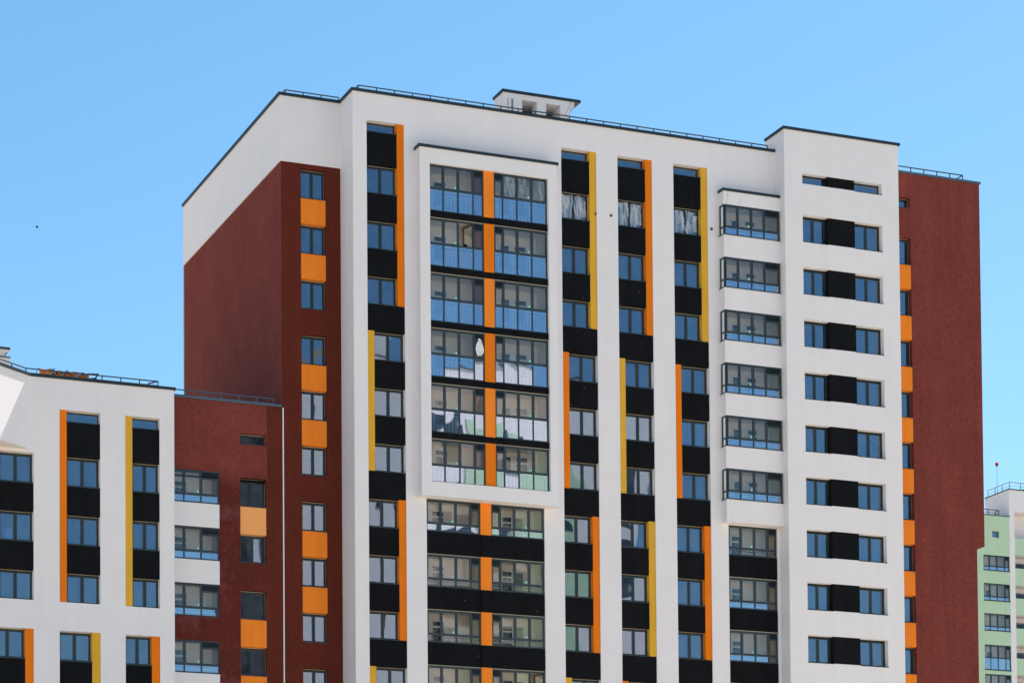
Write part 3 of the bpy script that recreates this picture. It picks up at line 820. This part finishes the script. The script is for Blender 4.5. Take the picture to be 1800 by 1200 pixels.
window(far, *gl[5][:2], WG - .22, *gl[5][2:], None, split=1, seal=False)
railing(far, [(90, WG - .4), (94.8, WG - .4), (94.8, WG - 1.0)], 54.9, 56.0, 1.3, mids=(55.7,), mat='grey_cap', r=.03)
railing(far, [(95.95, WG - 4.0), (95.95, WG - .3), (107, WG - .3)], 57.7, 58.75, 1.25, mids=(58.4,), mat='galv', r=.03)
mb = MB(); mb.box(90, 94.6, WG - 16, WG - 12, 55, 60.5); mb.box(90, 95.1, WG - 16.3, WG - 11.7, 60.5, 60.7, 1); mb.box(94.0, 95.6, WG - 14.5, WG - 12.5, 55, 60.9); mb.box(93.8, 96.2, WG - 14.8, WG - 12.2, 60.9, 61.1, 1)
whole('stair_house', mb, ['lwall', 'slate'], far)
mb = MB(); mb.box(98.6, 100.5, WG - 3.5, WG - 1.8, 57.7, 58.5); mb.box(98.5, 99.6, WG - 3.6, WG - 1.7, 58.5, 58.62, 1); whole('vent_shaft', mb, ['white', 'slate'], far)
mast = obj('warning_mast', None, (96.36, WG - 3, 57.7))
tag(mast, 'thin rooftop mast tipped with a red warning lamp on the green block', 'mast')
mb = MB(); mb.tube((96.36, WG - 3, 57.7), (96.35, WG - 3, 60.95), .03, 8, 0, .022); whole('pole', mb, ['galv'], mast)
mb = MB(); mb.tube((96.35, WG - 3, 60.93), (96.35, WG - 3, 61.06), .10, 10, 0, .15); whole('lamp_base', mb, ['slate_dark'], mast)
mb = MB(); mb.tube((96.35, WG - 3, 61.06), (96.35, WG - 3, 61.2), .17, 12, 0, .17); mb.tube((96.35, WG - 3, 61.2), (96.35, WG - 3, 61.32), .17, 12, 0, .06); whole('lamp', mb, ['redlamp'], mast)

# ------------------------------------------------------------------ sunlit block opposite, seen only mirrored in the glass
opp = obj('apartment_block', None, (38, 78, -H))
tag(opp, 'sunlit white and green apartment block mirrored in the lower windows of the tower', 'building')
def oq(u0, u1, w0, w1, v0, v1): return (38 + u0, 38 + u1, 78 + w0, 78 + w1, v0, v1)
for args, m_ in (((-17, 15.5, 0, 4, -H, 60.4), 'white'), ((-20, -17.002, .6, 3.5, -H, 58), 'grey_shade')):  # the grey block's shaded look is put into its dark colour
    mb = MB(); mb.box(*oq(*args)); whole('wall', mb, [m_], opp)
for a, b, v in ((2.7, 8.6, 55.6), (-1.2, .3, 57)):
    bx('green_band', opp, 38 + a, 38 + b, 78 - .12, 78, 4, v, 'green')
bx('coping', opp, 38 - 17.1, 38 + 15.6, 78 - .1, 78 + .3, 60.4, 60.52, 'slate')
bx('stair_house', opp, 38 - 11, 38 - 6.5, 78 + .5, 78 + 3.5, 60.53, 63.2, 'white')
bx('stair_house', opp, 38 - 14.6, 38 - 13.4, 78 + .5, 78 + 2, 60.53, 62.6, 'concrete')
for fl_ in range(6, 20):
    v = 1.2 + 2.8 * fl_
    bx('window', opp, 38 + 11.4, 38 + 12.9, 78 - .03, 78 + .02, v, v + 1.45, 'darkpane')
    if fl_ % 4: bx('window', opp, 38 - 12.2, 38 - 11.0, 78 - .03, 78 + .02, v, v + 1.45, 'darkpane')
    if fl_ % 3: bx('loggia', opp, 38 - 5.0, 38 - 1.9, 78 - .05, 78 + .02, v - .3, v + 1.6, 'darkpane')
    bx('loggia', opp, 38 + .5, 38 + 2.5, 78 - .06, 78 + .02, v - .2, v + 1.6, 'darkpane')
    if fl_ % 3 == 1: bx('loggia', opp, 38 - 16.2, 38 - 14.3, 78 - .05, 78 + .02, v - .3, v + 1.6, 'darkpane')
    if fl_ % 3 == 2: bx('window', opp, 38 - 8.9, 38 - 7.4, 78 - .03, 78 + .02, v, v + 1.5, 'darkpane')
    if fl_ % 2: bx('window', opp, 38 + 5.6, 38 + 7.0, 78 - .16, 78 - .1, v, v + 1.4, 'darkpane')

# ------------------------------------------------------------------ equipment lying behind the wing's railing
eq = obj('rooftop_hoist', None, (-14.5, -2.5, 34.57))
tag(eq, 'orange hoist frames and rollers lying behind the railing on the wing roof', 'hoist')
def tb(nm, a, b, r, m_, n=12):
    mb = MB(); mb.tube(a, b, r, n); whole(nm, mb, [m_], eq)
tb('drum', (-15.90, -2.5, 35.68), (-15.72, -2.5, 35.68), .18, 'machine'); tb('drum_core', (-15.715, -2.5, 35.68), (-15.68, -2.5, 35.68), .10, 'pvc')
mb = MB()
for k in range(10):
    t0, t1 = math.pi * k / 10, math.pi * (k + 1) / 10
    mb.bar((-15.97 + .13 * math.cos(t0), -2.4, 35.5 + .34 * math.sin(t0)), (-15.97 + .13 * math.cos(t1), -2.4, 35.5 + .34 * math.sin(t1)), .014)
whole('hoop', mb, ['steel'], eq)
for k, (a, b, z0, z1, m_) in enumerate(((-15.58, -15.32, 35.58, 35.86, 'machine'), (-15.46, -15.2, 35.3, 35.9, 'rust'), (-15.18, -14.72, 35.40, 35.66, 'machine'),
        (-14.68, -14.36, 35.40, 35.72, 'machine'), (-14.33, -13.98, 35.42, 35.86, 'machine'), (-13.95, -13.70, 35.36, 35.74, 'machine'), (-15.1, -14.3, 35.74, 35.82, 'rust'), (-13.64, -13.5, 35.36, 35.84, 'machine'),
        (-15.05, -14.85, 35.68, 35.84, 'machine'), (-14.6, -14.45, 35.73, 35.87, 'machine'), (-13.9, -13.72, 35.76, 35.86, 'rust'))):
    mb = MB(); mb.box(a, b, -2.9 + .05 * (k % 3), -2.45 - .04 * (k % 2), z0, z1); whole('frame_box', mb, [m_], eq)
for a, b in (((-15.5, -2.4, 35.42), (-15.2, -2.4, 35.92)), ((-15.0, -2.4, 35.45), (-14.6, -2.4, 35.88)), ((-14.4, -2.4, 35.4), (-13.9, -2.4, 35.82)), ((-13.3, -2.4, 35.50), (-13.05, -2.4, 35.84)),
             ((-13.6, -2.4, 35.55), (-13.15, -2.4, 35.63)), ((-13.6, -2.4, 35.80), (-13.05, -2.4, 35.84)), ((-15.3, -2.42, 35.78), (-13.9, -2.42, 35.74))):
    mb = MB(); mb.bar(a, b, .03); whole('frame_tube', mb, ['rust' if a[0] > -13.7 else 'galv'], eq)
for u in (-15.5, -14.6, -13.6):
    mb = MB(); mb.box(u, u + .12, -2.9, -2.5, 34.57, 35.34); whole('stand', mb, ['rust'], eq)

# ------------------------------------------------------------------ curtains, each hung in its own window
def curtain(u0, u1, w, v0, v1, label, seed, gap=0.0, slant=0.0):
    rnd = random.Random(seed); mb = MB(); n = 46
    ph = rnd.uniform(0, 6)
    def col(i):
        t = i / n
        return u0 + (u1 - u0) * t, w + .05 * math.sin(t * (u1 - u0) * 26 + ph) + .02 * math.sin(t * 61 + ph)
    for i in range(n):
        t = (i + .5) / n
        if abs(t - .5) < gap / 2: continue
        (a, wa), (b, wb_) = col(i), col(i + 1)
        lo = v0 + slant * (v1 - v0) * max(0, math.sin((t - .1) * 3)) * (1 if slant else 0)
        mb.quad([(a, wa, lo), (b, wb_, lo), (b, wb_, v1), (a, wa, v1)])
    tag(whole('curtain', mb, ['curtain']), label, 'curtain', 'curtains behind the windows')
f, a, b = WCU[('b', 2)]; curtain(a + .02, b - .05, WW - .50, Q(2) + .02, Q(2) + 1.5, "sheer curtains in the lowest window beside the wing's long orange strip", 1, .22)
f, a, b = WCU[('c', 2)]; curtain(a + .02, b - .05, WW - .50, Q(2) + .02, Q(2) + 1.5, "sheer curtains in the lowest window beside the wing's long ochre strip", 2, .12)
f, a, b = CURT[('B', 1)]; curtain(a, b, -.50, S(1), S(1) + 1.5, 'white curtains in the tower window just right of the framed bay, mid-height', 3, .05)
f, a, b = CURT[('C', 1)]; curtain(a, b, -.50, S(1), S(1) + 1.5, 'white curtains in the window beside the middle ochre strip of the tower', 4, .18)
f, a, b = CURT[('D', 1)]; curtain(a, b, -.50, S(1), S(1) + 1.5, 'sheer curtains in the window beside the orange strip nearest the glazed corner bay', 5, .1)
f, a, b = CURT[('R', 1)]; curtain(a, b, WB - .52, S(1), S(1) + 1.5, "draped white curtain half covering a right-hand window of the tower's white end block", 6, 0, .75)
f, a, b = CURT[('R', -1)]; curtain(a, b, WB - .52, S(-1), S(-1) + 1.5, "full-length sheer curtains in a right-hand window of the white end block", 7, .05)
f, a, b = CURT[('L', -2)]; curtain(a, b, WB - .52, S(-2), S(-2) + 1.5, 'pale curtains in a left-hand window low on the white end block', 8, .08)

# ------------------------------------------------------------------ white sheet crumpled over a framed loggia pane
rnd = random.Random(3); mb = MB(); nu, nv = 7, 9
gr = []
for j in range(nv + 1):
    t = j / nv; wd_ = .10 + .13 * math.sin(math.pi * min(1, t * 1.25)) * (1 if t < .8 else .6)
    row = []
    for i in range(nu + 1):
        q_ = i / nu - .5
        row.append((5.80 + q_ * 2 * wd_ + rnd.uniform(-.015, .015), .51 - .05 * math.cos(q_ * 3) + rnd.uniform(-.03, .03), 37.92 + .86 * t - .08 * abs(q_) + rnd.uniform(-.02, .02)))
    gr.append(row)
for j in range(nv):
    for i in range(nu): mb.quad([gr[j][i], gr[j][i + 1], gr[j + 1][i + 1], gr[j + 1][i]])
tag(whole('sheet', mb, ['pvc']), 'crumpled white sheet over the narrow pane of a framed loggia, left of the orange pillar', 'sheet')

mb = MB(); mb.box(-17.88, -17.52, WW - .62, WW - .48, Q(1) + .09, Q(1) + .58); mb.box(-17.90, -17.50, WW - .63, WW - .47, Q(1) + .58, Q(1) + .62)
tag(whole('box', mb, ['pvc']), 'white lidded box on the inner sill of the leftmost window column', 'box')

# ------------------------------------------------------------------ a bird in the sky
mb = MB()
bc = Vector((-27.86, 50.51, 24.83))
def bp_(x, y, z): return (bc.x + x * .3, bc.y + y * .3, bc.z + z * .3)
mb.tube(bp_(-.09, 0, 0), bp_(.04, 0, .01), .028, 8, 0, .038); mb.tube(bp_(.04, 0, .01), bp_(.11, 0, .02), .038, 8, 0, .010)
mb.quad([bp_(-.09, -.02, 0), bp_(-.17, -.04, 0), bp_(-.17, .04, 0), bp_(-.09, .02, 0)])
for s_ in (-1, 1):
    mb.quad([bp_(.04, .02 * s_, .02), bp_(-.04, .02 * s_, .02), bp_(-.05, .13 * s_, .07), bp_(.03, .14 * s_, .075)])
    mb.quad([bp_(.03, .14 * s_, .075), bp_(-.05, .13 * s_, .07), bp_(-.08, .26 * s_, .05)])
tag(whole('bird', mb, ['bird']), 'tiny dark bird flying in the blue sky left of the tower', 'bird')
